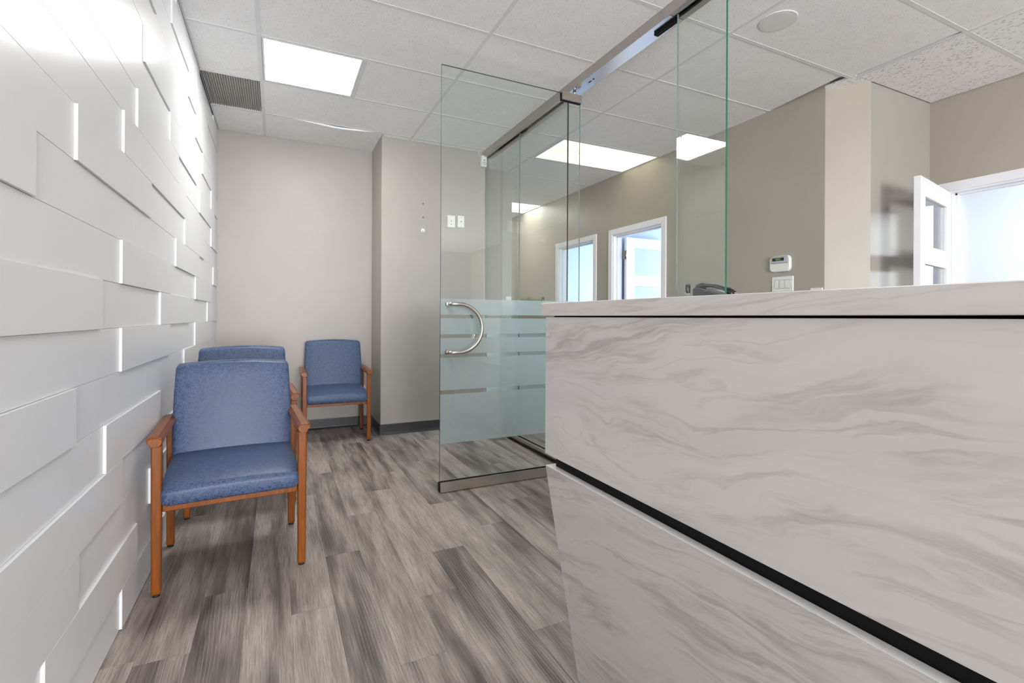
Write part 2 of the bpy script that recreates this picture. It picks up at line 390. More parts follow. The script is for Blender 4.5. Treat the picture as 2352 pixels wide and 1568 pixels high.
# ------------------------------------------------------------------ other walls
wall_back = structure(multi('wall_back', [(-.62, 2.42, 5.037, 5.16, 0, 2.79)], 'beige_paint'), 'beige painted wall behind the chairs')
wall_step = structure(box('wall_step', (.862, 1.885, 4.546, 5.037, 0, 2.79), 'beige_paint', bev=.004), 'beige boxed-out wall beside the glass partition')
wall_hall = structure(multi('wall_hall', [(2.30, 2.42, 5.16, 7.6, 0, 2.79), (2.30, 3.65, 7.5, 7.62, 0, 2.79)], 'taupe_paint'))
def wall_with_holes_x(name, x0, x1, ya, yb, holes, mat, top=2.79):
    """wall slab from x0 to x1 along y with (y0,y1,z0,z1) holes"""
    bs = []; y = ya
    for (h0, h1, z0, z1) in sorted(holes):
        bs.append((x0, x1, y, h0, 0, top)); bs.append((x0, x1, h0, h1, z1, top))
        if z0 > 0: bs.append((x0, x1, h0, h1, 0, z0))
        y = h1
    bs.append((x0, x1, y, yb, 0, top)); return structure(multi(name, bs, mat))
D1, D2, D3 = (5.00, 5.845, 0, 2.045), (3.815, 4.635, 0, 2.045), (1.085, 1.87, 0, 2.035)
wall_right = wall_with_holes_x('wall_right', 3.53, 3.65, 2.185, 7.6, [D1, D2], 'taupe_paint')
wall_right['label'] = 'taupe hall wall with two white-trimmed office doorways'
structure(prism('wall_chamfer', [(3.53, 2.185), (3.725, 1.99), (3.9, 2.11), (3.65, 2.3)], 0, 2.79, 'taupe_paint'))
structure(box('wall_alcove', (3.725, 4.62, 1.99, 2.11, 0, 2.79), 'alcove_paint'))
wall_with_holes_x('wall_far_right', 4.497, 4.617, -6.0, 1.99, [D3], 'taupe_paint')
structure(multi('wall_front', [(-.62, -.42, -6.08, -6.0, 0, 2.79), (1.42, 4.62, -6.08, -6.0, 0, 2.79), (-.42, 1.42, -6.08, -6.0, 0, .3), (-.42, 1.42, -6.08, -6.0, 2.4, 2.79)], 'beige_paint'))
# offices seen through the doorways
structure(multi('wall_office_far', [(6.6, 6.7, 4.72, 5.4, 0, 2.79), (6.6, 6.7, 7.0, 7.7, 0, 2.79), (6.6, 6.7, 5.4, 7.0, 0, .9), (6.6, 6.7, 5.4, 7.0, 2.1, 2.79), (3.65, 6.7, 7.6, 7.7, 0, 2.79), (3.65, 6.7, 4.70, 4.76, 0, 2.79)], 'office_daylight_blue'))
structure(multi('wall_office_near', [(6.6, 6.7, 2.11, 2.6, 0, 2.79), (6.6, 6.7, 4.2, 4.70, 0, 2.79), (6.6, 6.7, 2.6, 4.2, 0, .9), (6.6, 6.7, 2.6, 4.2, 2.1, 2.79), (3.9, 6.7, 2.11, 2.2, 0, 2.79)], 'office_daylight_blue'))
structure(multi('wall_office_side', [(8.0, 8.1, -1.4, -.5, 0, 2.79), (8.0, 8.1, 1.75, 2.1, 0, 2.79), (8.0, 8.1, -.5, 1.75, 0, .85), (8.0, 8.1, -.5, 1.75, 2.62, 2.79), (4.617, 8.0, 1.99, 2.1, 0, 2.79), (4.617, 8.1, -1.4, -1.3, 0, 2.79)], 'office_white'))
structure(multi('window_1', [(6.6, 6.66, 5.4, 5.45, .9, 2.1), (6.6, 6.66, 6.95, 7.0, .9, 2.1), (6.6, 6.66, 5.45, 6.95, .9, .95), (6.6, 6.66, 5.45, 6.95, 2.05, 2.1)], 'white_trim'))
structure(multi('window_2', [(6.6, 6.66, 2.6, 2.65, .9, 2.1), (6.6, 6.66, 4.15, 4.2, .9, 2.1), (6.6, 6.66, 2.65, 4.15, .9, .95), (6.6, 6.66, 2.65, 4.15, 2.05, 2.1)], 'white_trim'))
w3 = structure(multi('window_3', [(8.0, 8.05, -.5, -.44, .85, 2.62), (8.0, 8.05, 1.69, 1.75, .85, 2.62), (8.0, 8.05, -.44, 1.69, .85, .91), (8.0, 8.05, -.44, 1.69, 2.56, 2.62), (8.0, 8.05, .57, .65, .91, 2.56)], 'white_trim'))
structure(multi('added_window', [(-.42, -.37, -6.06, -6.0, .3, 2.4), (1.37, 1.42, -6.06, -6.0, .3, 2.4), (-.37, 1.37, -6.06, -6.0, .3, .35), (-.37, 1.37, -6.06, -6.0, 2.35, 2.4), (.47, .53, -6.06, -6.02, .35, 2.35)], 'charcoal_vinyl'))  # invented front window, placed and sized for the ceiling fill behind it

# cove base
def cove(name, pts, label):
    """pts: run of (x,y) with the room on the right-hand side of the run"""
    prof = [(0, .095), (.004, .094), (.005, .09), (.005, .022), (.008, .012), (.015, .005), (.020, .0), (0, 0)]
    bm = bmesh.new(); rings = []
    for i, p in enumerate(pts):
        p = Vector(p); d0 = (p - Vector(pts[i - 1])).normalized() if i else None; d1 = (Vector(pts[i + 1]) - p).normalized() if i + 1 < len(pts) else None
        ns = [Vector((d.y, -d.x)) for d in (d0, d1) if d is not None]
        n = sum(ns, Vector((0, 0)))
        n = n.normalized(); n = n / max(.3, n.dot(ns[0]))
        rings.append([bm.verts.new((p.x + n.x * a, p.y + n.y * a, z + .0005)) for a, z in prof])
    for a, b in zip(rings, rings[1:]):
        for k in range(len(prof)): bm.faces.new((a[k], a[(k + 1) % len(prof)], b[(k + 1) % len(prof)], b[k]))
    bm.faces.new(rings[0]); bm.faces.new(rings[-1][::-1])
    return structure(link(name, bm, 'charcoal_vinyl'), label)
cove('baseboard_back', [(-.47, 5.0368), (.835, 5.0368)], 'charcoal vinyl cove base along the back wall')
cove('baseboard_step', [(.8618, 5.036), (.8618, 4.5458), (1.862, 4.5458)], 'charcoal vinyl cove base around the boxed-out wall')
cove('baseboard_right', [(3.5298, 7.49), (3.5298, 5.92)], None); cove('baseboard_right', [(3.5298, 4.93), (3.5298, 4.72)], None); cove('baseboard_right', [(3.5298, 3.74), (3.5298, 2.19)], None)

# ------------------------------------------------------------------ ceiling: deck, tiles, tees, vent
ceiling = structure(box('ceiling', (-.62, 4.62, -6.1, 7.7, 3.02, 3.1), 'plenum'), 'white suspended ceiling of speckled acoustic tiles')
GX = [-.475, -.10, 1.118, 2.36, 3.56]; GY0, GP = 3.245, .614
def gy(k): return GY0 + GP * k
tee_w = .012
tiles = {}
def tile(x0, x1, y0, y1, mat='acoustic_tile'):
    key = (round(x1 - x0, 3), round(y1 - y0, 3), mat)
    if key not in tiles:
        tiles[key] = box('ceiling_tile', (-(x1 - x0) / 2 + .002, (x1 - x0) / 2 - .002, -(y1 - y0) / 2 + .002, (y1 - y0) / 2 - .002, 0, .015), mat, ceiling, .0015).data
        o = ceiling.children[-1] if False else bpy.data.objects[[q.name for q in COL.objects if q.data == tiles[key]][0]]
    else:
        o = bpy.data.objects.new('ceiling_tile', tiles[key]); COL.objects.link(o); o.parent = ceiling
    o.location = ((x0 + x1) / 2, (y0 + y1) / 2, CEIL + .0012); return o
def sag_tile(x0, x1, y0, y1, f, mat='acoustic_tile', nx=14, ny=8):
    """a warped tile: f(u,v) gives (dy, dz) at u,v in 0..1"""
    bm = bmesh.new(); g = {}
    for side, h in ((0, 0), (1, .015)):
        for i in range(nx + 1):
            for j in range(ny + 1):
                u, v = i / nx, j / ny; dx, dy, dz = f(u, v)
                g[side, i, j] = bm.verts.new((x0 + (x1 - x0) * u + dx, y0 + (y1 - y0) * v + dy, CEIL + .002 + h + dz))
        for i in range(nx):
            for j in range(ny): bm.faces.new((g[side, i, j], g[side, i + 1, j], g[side, i + 1, j + 1], g[side, i, j + 1]))
    for i in range(nx):
        for j in (0, ny): bm.faces.new((g[0, i, j], g[0, i + 1, j], g[1, i + 1, j], g[1, i, j]))
    for j in range(ny):
        for i in (0, nx): bm.faces.new((g[0, i, j], g[0, i, j + 1], g[1, i, j + 1], g[1, i, j]))
    o = link('ceiling_tile', bm, mat, ceiling); return o
LIGHT_CELLS = {}          # (col,row) -> handled elsewhere
for k in range(-10, 7):
    y0, y1 = gy(k), gy(k + 1)
    for c in range(4):
        x0, x1 = GX[c], GX[c + 1]
        yy1 = y1
        if c < 2 or c == 2:
            if y0 > 5.02 and c < 2: continue
            if c < 2: yy1 = min(y1, 5.035)
        if c == 3 or c == 2:
            if y0 > 7.4: continue
        if c == 0:
            if k == 1: continue                                   # the return grille
            tile(x0 + .006, x1, y0, yy1); continue
        if c == 1:
            if k == 0: tile(.515, x1, y0, y1); continue            # LED panel in the other half
            if k == -4: tile(x0, .505, y0, y1); continue
            if k == 2:
                def f(u, v):
                    s = math.sin(math.pi * min(1, max(0, (u - .12) / .86)) ** 1.25) ** 1.6
                    return (0, .012 * s * (1 - v) ** 2, -.0200 * s * (1 - v) ** 1.5)
                sag_tile(x0 + .002, .855, y0 + .006, 5.034, f); continue
            tile(x0, x1, y0, yy1); continue
        if c == 2:
            tile(x0, x1, y0, y1); continue
        if c == 3:
            if y1 < 2.0:
                tile(x0, x1, y0, y1)
                if k == -5: tile(3.56, 3.715, y0, y1, 'fissured_tile'); tile(4.325, 4.49, y0, y1, 'fissured_tile')
                else: tile(3.56, 4.49, y0, y1, 'fissured_tile')
                continue
            if k in (1, 5): continue                               # hall troffers
            if k == -3: pass
            if k == -2:
                def f(u, v):
                    a = u ** 3 * max(0, 1 - v) ** 1.1
                    return (-.062 * a, 0, .006 * a)
                sag_tile(x0 + .002, 3.526, y0 + .002, y1 - .002, f, nx=16, ny=8); continue
            tile(x0, 3.528, y0, min(y1, 7.49))
box('ceiling_field', (-.475, 4.497, -6.0, gy(-10) - .001, CEIL + .002, CEIL + .017), 'acoustic_tile', ceiling)
tile(.87, 1.118, gy(2), 4.540)
tile(3.56, 4.49, gy(-3), 1.985, 'fissured_tile')
# tees: main runners along the room, cross tees between them
def tee(b, name='ceiling_tee'): return box(name, b, 'grid_white', ceiling)
for x, y1 in ((GX[1], 5.036), (GX[2], 4.545), (GX[3], 7.5), (GX[4], 1.985)): tee((x - tee_w, x + tee_w, -2.6, y1, CEIL - .0003, CEIL + .03))
for k in range(-9, 7):
    y = gy(k)
    for a, b in zip(GX + [4.495], (GX + [4.495])[1:]):
        if a == 3.56 and y > 1.98: continue
        b2 = min(b, 3.529) if y > 1.98 else b
        if y > 5.02 and a < 2.3: continue
        x0 = a + (tee_w if a > -.4 else .006); x1 = b2 - (tee_w if b2 == b else 0)
        if y > 4.4 and y < 4.55 and a == 1.118 and False: continue
        tee((x0, x1, y - tee_w, y + tee_w, CEIL - .0001, CEIL + .028))
tee((.515 - tee_w, .515 + tee_w, gy(0) + tee_w, gy(1) - tee_w, CEIL - .0005, CEIL + .028))
tee((-.470, -.458, -2.6, 5.036, CEIL + .001, CEIL + .02), 'wall_angle')
tee((.856, .872, gy(2) + .012, 5.036, CEIL - .0005, CEIL + .02), 'wall_angle'); tee((.862, 1.85, 4.534, 4.546, CEIL - .0005, CEIL + .02), 'wall_angle')
prism('ceiling_tile', [(3.528, 1.987), (3.728, 1.987), (3.528, 2.187)], CEIL + .0012, CEIL + .016, 'fissured_tile', ceiling)
tee((3.519, 3.53, 2.66, 7.5, CEIL - .0005, CEIL + .02), 'wall_angle')
# return grille, ribbed
vent = tag(empty('return_grille', (-.288, gy(1) + GP / 2, CEIL)), 'grey ribbed return-air grille in the ceiling beside the white board wall', 'vent')
plain('grille_grey', lin(168, 166, 163), .5)
box('backing', (-.178, .172, -.297, .297, .0105, .016), 'grille_grey', vent)
bm = bmesh.new()
for i in range(24):
    x = -.176 + .3445 * i / 23; box_bm(bm, x - .0028, x + .0028, -.297, .297, .001, .010)
o = link('slat', bm, 'grille_grey', vent); o['kind'] = 'stuff'
box('frame', (-.182, .176, -.300, -.292, -.001, .013), 'grid_white', vent); box('frame', (-.182, .176, .292, .300, -.001, .013), 'grid_white', vent)

# ------------------------------------------------------------------ ceiling lights
def panel_light(loc, sx, sy, mat, label, name='ceiling_light', group=None):
    t = tag(empty(name, loc), label, 'ceiling light', group)
    hx, hy = sx / 2, sy / 2
    multi('frame', [(-hx, hx, -hy, -hy + .012, -.001, .03), (-hx, hx, hy - .012, hy, -.001, .03), (-hx, -hx + .012, -hy + .012, hy - .012, -.001, .03), (hx - .012, hx, -hy + .012, hy - .012, -.001, .03)], 'grid_white', t)
    box('diffuser', (-hx + .012, hx - .012, -hy + .012, hy - .012, .006, .010), mat, t)
    box('housing', (-hx, hx, -hy, hy, .031, .07), 'grid_white', t)
    return t
panel_light((.208, gy(0) + GP / 2 - .004, CEIL), .588, .588, 'panel_light', 'bright square LED panel set in the waiting-room ceiling')
panel_light((2.957, gy(1) + GP / 2, CEIL), 1.14, .588, 'troffer_lens', 'long warm fluorescent troffer seen through the glass partition')
panel_light((2.957, gy(5) + GP / 2, CEIL), 1.14, .588, 'hall_light', 'white troffer far down the hall, partly cut off by the glass door')
panel_light((.81, gy(-4) + GP / 2, CEIL), .588, .588, 'fill_light', 'unseen square LED panel added as overhead fill, above the desk front')  # lamp added out of view for more light from above
panel_light((4.02, gy(-5) + GP / 2, CEIL), .588, .588, 'side_fill', 'unseen square LED panel added as fill behind the reception desk, by the side-office doorway')  # lamp added out of view to light the alcove and desk zone

# ceiling speaker
sp_ = tag(empty('ceiling_speaker', (2.50, 1.81, CEIL)), 'round white flush ceiling speaker above the reception desk', 'speaker')
bm = bmesh.new(); tube_bm(bm, [(0, 0, .002), (0, 0, -.0015), (0, 0, -.003)], [.098, .098, .094], 36); link('rim', bm, 'grid_white', sp_, smooth=False)
disc('grille_cloth', (0, 0, -.0025), (0, 0, -1), .078, .001, 'white_plastic', sp_, 36)

# ------------------------------------------------------------------ doorways: casings, doors
def casing_x(name, x, y0, y1, z1, w=.066, d=.018, back=.12, label=None):
    """casing on the face x (room on the -x side) round an opening y0..y1, with its jamb lining"""
    r = structure(empty(name, (x, (y0 + y1) / 2, 0)), label); cy = (y0 + y1) / 2
    def prof(o): return o
    a, b = y0 - cy, y1 - cy; e = .006
    bm = bmesh.new()
    for s, yy in ((-1, a), (1, b)):
        p = prism('side_casing', [(yy + s * -e, 0), (yy + s * (w - e), 0), (yy + s * (w - e), z1 + w - e), (yy - s * e, z1 - e)], -d, 0, 'white_trim', r, 'x', .003)
        box('jamb', (0, back, min(yy, yy - s * .018), max(yy, yy - s * .018), 0, z1), 'white_trim', r)
        box('door_stop', (.05, .085, min(yy - s * .018, yy - s * .030), max(yy - s * .018, yy - s * .030), 0, z1 - .018), 'white_trim', r)
    bm.free()
    prism('head_casing', [(a + e, z1 - e), (a - w + e, z1 + w - e), (b + w - e, z1 + w - e), (b - e, z1 - e)], -d, 0, 'white_trim', r, 'x', .003)
    box('head_jamb', (0, back, a + .018, b - .018, z1 - .018, z1), 'white_trim', r)
    box('door_stop', (.05, .085, a + .018, b - .018, z1 - .030, z1 - .018), 'white_trim', r)
    return r
casing_x('trim_1', 3.53, *D1[:2], D1[3], label='white casing of the far office doorway with blue room beyond')
casing_x('trim_2', 3.53, *D2[:2], D2[3], label='white casing of the nearer office doorway with door standing open')
casing_x('trim_3', 4.497, *D3[:2], D3[3], label='white casing of the bright side-office doorway')

def lite_door(name, loc, rotz, w, h, th, glass_mat, label, stile=.115, top=.12, pane_h=.325, rail=.12, n=4):
    """leaf along +x from the hinge (origin); face at y = 0..-th"""
    r = structure(empty(name, loc, rotz), label)
    box('stile', (0, stile, -th, 0, .006, h), 'white_trim', r, .0015); box('stile', (w - stile, w, -th, 0, .006, h), 'white_trim', r, .0015)
    z = h - top; box('rail', (stile, w - stile, -th, 0, z, h), 'white_trim', r)
    for i in range(n):
        zz = z - pane_h
        box('pane', (stile, w - stile, -th * .62, -th * .38, zz, z), glass_mat, r)
        z2 = zz - rail if i < n - 1 else .006
        box('rail', (stile, w - stile, -th, 0, z2, zz), 'white_trim', r); z = z2
    return r
d1 = lite_door('door_1', (3.672, 4.598, 0), 0, .79, 2.022, .040, 'frosted_pane', 'white office door with frosted blue panes, standing open')
for z in (1.815, 1.05, .25):
    hg = multi('hinge', [(-.012, -.001, -.040, -.006, z - .047, z + .047), (-.024, -.0155, -.040, -.006, z - .047, z + .047)], 'hinge_metal', d1)
    tube('hinge_pin', [(-.013, -.043, z - .05), (-.013, -.043, z + .05)], .0055, 'hinge_metal', hg, 10)
ang = math.atan2(1.705 - 1.845, 3.763 - 4.478)
d2 = lite_door('door_2', (4.470, 1.848, 0), ang, .728, 2.015, .038, 'pane_glass', 'white glazed office door swung open beside the taupe wall', stile=.10)
d2.scale = (1, 1, 1)
disc('lever_rose', (.665, -.038, .98), (0, -1, 0), .028, .012, 'satin_steel', d2)
# ------------------------------------------------------------------ glass partition with its header
GXC = 1.900; GT = .012
part = tag(empty('glass_partition', (GXC, 3.0, 0)), 'frameless glass partition hung from a long stainless header', 'partition')
def slab(name, b, parent, thin, edge='glass_edge_dark', origin=(0, 0, 0), far='glass_edge_light'):
    """glass slab; thin = 0 x-thin, 1 y-thin; the narrow sides take the edge material"""
    bm = bmesh.new(); b = [b[i] - origin[i // 2] for i in range(6)]
    box_bm(bm, *b)
    bmesh.ops.recalc_face_normals(bm, faces=list(bm.faces))
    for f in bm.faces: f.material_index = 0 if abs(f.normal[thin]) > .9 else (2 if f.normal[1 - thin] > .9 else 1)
    return link(name, bm, ['clear_glass', edge, far], parent)
po = part.location
BANDS = [(1.095, 1.194), (.973, 1.073), (.852, .949), (.626, .828), (.294, .600)]
def frost(parent, x0, x1, y0, y1, o):
    for z0, z1 in BANDS: box('frosted_band', (x0 - o[0], x1 - o[0], y0 - o[1], y1 - o[1], z0, z1), 'frosted_film', parent)
ZG = 2.69
for (y0, y1) in ((3.808, 4.545), (3.026, 3.805)):
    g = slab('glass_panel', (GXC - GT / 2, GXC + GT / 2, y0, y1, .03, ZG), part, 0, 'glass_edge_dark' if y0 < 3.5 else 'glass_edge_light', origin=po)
    frost(g, GXC + GT / 2 + .0003, GXC + GT / 2 + .0007, y0 + .001, y1 - .001, po)
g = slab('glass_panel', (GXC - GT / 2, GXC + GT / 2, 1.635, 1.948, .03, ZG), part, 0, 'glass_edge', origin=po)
frost(g, GXC + GT / 2 + .0003, GXC + GT / 2 + .0007, 1.636, 1.947, po)
# header: side faces and a bottom that is closed over the doorway and slotted over the fixed panes
HX0, HX1, HZ = 1.850, 1.954, 2.672
def rel(b): return (b[0] - po.x, b[1] - po.x, b[2] - po.y, b[3] - po.y, b[4], b[5])
hd = multi('header', [rel((HX0, HX0 + .003, 1.56, 4.545, HZ, CEIL + .002)), rel((HX1 - .003, HX1, 1.56, 4.545, HZ, CEIL + .002)), rel((HX0 + .003, HX1 - .003, 1.56, 1.563, HZ, CEIL + .002)),
   rel((HX0 + .003, 1.884, 3.0, 4.545, HZ + .0005, HZ + .003)), rel((1.918, HX1 - .003, 3.0, 4.545, HZ + .0005, HZ + .003)),
   rel((HX0 + .003, 1.884, 1.563, 1.96, HZ + .0005, HZ + .003)), rel((1.918, HX1 - .003, 1.563, 1.96, HZ + .0005, HZ + .003))], 'stainless', part)
box('header_cover', rel((HX0 + .003, HX1 - .003, 1.962, 2.998, HZ - .001, HZ + .003)), 'polished_steel', part)
multi('gasket', [rel((1.884, GXC - .0061, 3.0, 4.545, HZ + .004, HZ + .012)), rel((GXC + .0061, 1.918, 3.0, 4.545, HZ + .004, HZ + .012)), rel((1.884, GXC - .0061, 1.563, 1.96, HZ + .004, HZ + .012)), rel((GXC + .0061, 1.918, 1.563, 1.96, HZ + .004, HZ + .012))], 'black', part)
box('strike_box', rel((1.893, 1.925, 1.965, 2.125, HZ - .016, HZ - .0012)), 'black', part, .003)
multi('pivot_slot', [rel((1.895, 1.903, 2.735, 2.765, HZ - .0018, HZ - .0008)), rel((1.895, 1.903, 2.70, 2.715, HZ - .0018, HZ - .0008))], 'dark_gap', part)
multi('floor_track', [rel((1.868, GXC - .0075, 3.02, 4.543, .0005, .052)), rel((GXC + .0075, 1.932, 3.02, 4.543, .0005, .052)), rel((1.868, 1.932, 3.02, 4.543, .0005, .028))], 'stainless', part)
multi('gasket', [rel((GXC - .0075, GXC - .0061, 3.02, 4.543, .03, .056)), rel((GXC + .0061, GXC + .0075, 3.02, 4.543, .03, .056))], 'black', part)

# ------------------------------------------------------------------ glass door, swung open into the waiting room
DY = 2.910
door = tag(empty('glass_door', (1.862, DY, 0)), 'frameless glass door with frosted stripes and a half-moon steel pull, swung open', 'door')
dq = Vector((1.862, DY, 0))
def dr(b): return (b[0] - dq.x, b[1] - dq.x, b[2] - dq.y, b[3] - dq.y, b[4], b[5])
DX0, DX1 = .911, 1.925
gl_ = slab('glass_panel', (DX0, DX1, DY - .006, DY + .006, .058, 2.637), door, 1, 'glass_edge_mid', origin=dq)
frost(gl_, DX0 + .001, DX1 - .001, DY + .0063, DY + .0067, dq)
multi('bottom_rail', [dr((DX0, DX1, DY - .022, DY - .0075, .004, .063)), dr((DX0, DX1, DY + .0075, DY + .022, .004, .063)), dr((DX0, DX1, DY - .0075, DY + .0075, .004, .055))], 'stainless', door)
multi('end_cap', [dr((DX0 - .003, DX0 - .0002, DY - .021, DY + .021, .005, .062))], 'black', door)
multi('gasket', [dr((DX0 + .001, DX1 - .001, DY - .0075, DY - .0061, .056, .066)), dr((DX0 + .001, DX1 - .001, DY + .0061, DY + .0075, .056, .066))], 'black', door)
pf = multi('patch_fitting', [dr((1.770, 1.927, DY - .021, DY - .0075, 2.586, 2.640)), dr((1.770, 1.927, DY + .0075, DY + .021, 2.586, 2.640)), dr((1.775, 1.927, DY - .0075, DY + .0075, 2.6375, 2.6425))], 'stainless', door)
multi('gasket', [dr((1.766, 1.926, DY - .0078, DY - .0061, 2.581, 2.637)), dr((1.766, 1.926, DY + .0061, DY + .0078, 2.581, 2.637))], 'black', door)
tube('pivot_pin', [(1.88 - dq.x, 0, 2.642), (1.88 - dq.x, 0, 2.668)], .012, 'satin_steel', door)
def pull(side):
    yo = DY + side * .055 - dq.y; zc = 1.011; R = .149
    pts = [(.961 - dq.x, side * .0062, zc + R), (.961 - dq.x, side * .030, zc + R)]
    for q in (20, 45, 70): pts.append((.961 + .022 * (1 - math.cos(math.radians(q))) - dq.x, side * (.033 + .022 * math.sin(math.radians(q))), zc + R))
    n = 26
    for i in range(n + 1):
        a = math.pi / 2 - math.pi * i / n
        pts.append((1.012 + .155 * math.cos(a) - dq.x, yo, zc + R * math.sin(a)))
    for q in (70, 45, 20): pts.append((.961 + .022 * (1 - math.cos(math.radians(q))) - dq.x, side * (.033 + .022 * math.sin(math.radians(q))), zc - R))
    pts += [(.961 - dq.x, side * .030, zc - R), (.961 - dq.x, side * .0062, zc - R)]
    h = tube('pull_handle', pts, .0125, 'satin_steel', door, 16)
    for z in (zc + R, zc - R): disc('rosette', (.961 - dq.x, side * .0062, z), (0, side, 0), .0165, .005, 'satin_steel', h, 20)
pull(-1); pull(1)

# ------------------------------------------------------------------ reception desk
desk = tag(empty('reception_desk', (1.0, 0, 0)), 'large white marble-veined reception desk with a black reveal and raking base', 'desk')
dk = Vector((1.0, 0, 0)); Y0D, Y1D = -1.9, 1.229
def kx(b): return (b[0] - dk.x, b[1] - dk.x, b[2], b[3], b[4], b[5])
box('countertop', kx((.693, 1.10, Y0D, 1.245, 1.0852, 1.1215)), 'marble_laminate', desk, .0012)
box('front_panel', kx((.700, .720, Y0D, Y1D, .690, 1.0812)), 'marble_laminate', desk, .0006)
box('end_panel', kx((.7202, 1.06, Y1D - .02, Y1D, .689, 1.0812)), 'marble_laminate', desk, .0006)
box('back_panel', kx((1.04, 1.06, Y0D, Y1D - .021, .689, 1.0812)), 'marble_laminate', desk)
box('counter_reveal', kx((.712, 1.05, Y0D + .01, Y1D - .028, 1.0814, 1.0850)), 'dark_gap', desk)
box('soffit', kx((.7205, 1.039, Y0D, Y1D - .021, .690, .708)), 'black', desk)
box('base_reveal', kx((.7225, 1.36, Y0D + .01, Y1D - .024, .60, .6888)), 'black', desk)
def leaning(name, y0, y1, xt0, xt1, xb0, xb1, zt):
    bm = bmesh.new()
    v = [bm.verts.new((x - dk.x, y, z)) for (x, z) in ((xt0, zt), (xt1, zt), (xb1, .001), (xb0, .001)) for y in (y0, y1)]
    for q in ((0, 1, 3, 2), (2, 3, 5, 4), (4, 5, 7, 6), (6, 7, 1, 0), (0, 2, 4, 6), (1, 7, 5, 3)): bm.faces.new([v[i] for i in q])
    return link(name, bm, 'marble_laminate', desk)
leaning('base_panel', Y0D, 1.226, .700, .7195, .816, .836, .656)
plain('edge_lit_white', lin(248, 247, 245), .35)  # top edge of the base, whitened so that it reads as lit
box('base_edge', kx((.7005, .7212, Y0D, 1.2255, .6562, .6572)), 'edge_lit_white', desk); box('base_end_edge', kx((.7214, 1.39, 1.2062, 1.2255, .6562, .6572)), 'edge_lit_white', desk)
prism('base_end_panel', [(.7197, .656), (1.40, .656), (1.40, .001), (.8365, .001)], 1.206, 1.226, 'marble_laminate', None, 'y').parent = desk
o = desk.children[-1]
for o in desk.children:
    if o.name.startswith('base_end_panel'): o.location = (-dk.x, 0, 0)
box('work_surface', kx((1.061, 1.62, Y0D, Y1D - .03, .715, .745)), 'marble_laminate', desk)
box('work_support', kx((1.58, 1.60, Y0D + .02, Y1D - .06, .001, .714)), 'marble_laminate', desk)

# ------------------------------------------------------------------ chairs
def rounded_pad(name, w, d, h, parent, mat, loc, rotx=0, crown=.012, r=.022, nx=10, ny=8, taper=None, wf=None):
    """upholstered pad: a subdivided rounded box with crowned faces; origin at its middle"""
    def axis(e, n):
        k = [0, r * .12, r * .3, r * .6, r]; inner = [r + (2 * e - 2 * r) * i / n for i in range(1, n)]
        a = k + inner + [2 * e - q for q in reversed(k)]
        return [q - e for q in a]
    A3 = [axis(w / 2, 10), axis(d / 2, max(2, round(d / w * 10))), axis(h / 2, max(2, round(h / w * 10)))]
    bm = bmesh.new(); vd = {}
    def V(i, j, k):
        if (i, j, k) not in vd: vd[i, j, k] = bm.verts.new((A3[0][i], A3[1][j], A3[2][k]))
        return vd[i, j, k]
    N = [len(a) - 1 for a in A3]
    for ax in range(3):
        b1, b2 = (ax + 1) % 3, (ax + 2) % 3
        for side in (0, N[ax]):
            for p in range(N[b1]):
                for q in range(N[b2]):
                    c = []
                    for dp, dq_ in ((0, 0), (1, 0), (1, 1), (0, 1)):
                        t3 = [0, 0, 0]; t3[ax] = side; t3[b1] = p + dp; t3[b2] = q + dq_; c.append(V(*t3))
                    bm.faces.new(c)
    for v in bm.verts:
        x, y, z = v.co
        def rnd(x, y, z):
            q = [x, y, z]; ext = [w / 2, d / 2, h / 2]; c = [max(-e + r, min(e - r, k)) for k, e in zip(q, ext)]
            dv = Vector(q) - Vector(c)
            return Vector(c) + (dv.normalized() * r if dv.length > 1e-9 else dv) if dv.length > r else Vector(q)
        v.co = rnd(x, y, z)
        u, s = v.co.x / (w / 2), v.co.y / (d / 2); q = v.co.z / (h / 2)
        if wf: v.co = wf(v.co, u, s, q)
    o = link(name, bm, mat, parent, loc, (rotx, 0, 0), True)
    return o
def leg_bm(x, y, z0, z1, s=.036, dx=0, dy=0):
    bm = bmesh.new(); box_bm(bm, -s / 2, s / 2, -s / 2, s / 2, z0, z1)
    for v in bm.verts:
        if v.co.z < z0 + .01: v.co.x *= .88; v.co.y *= .88
        k = (v.co.z - z0) / (z1 - z0)
        v.co.x += x + dx * (1 - k); v.co.y += y + dy * (1 - k)
    bevel_all(bm, .005, 2); return bm
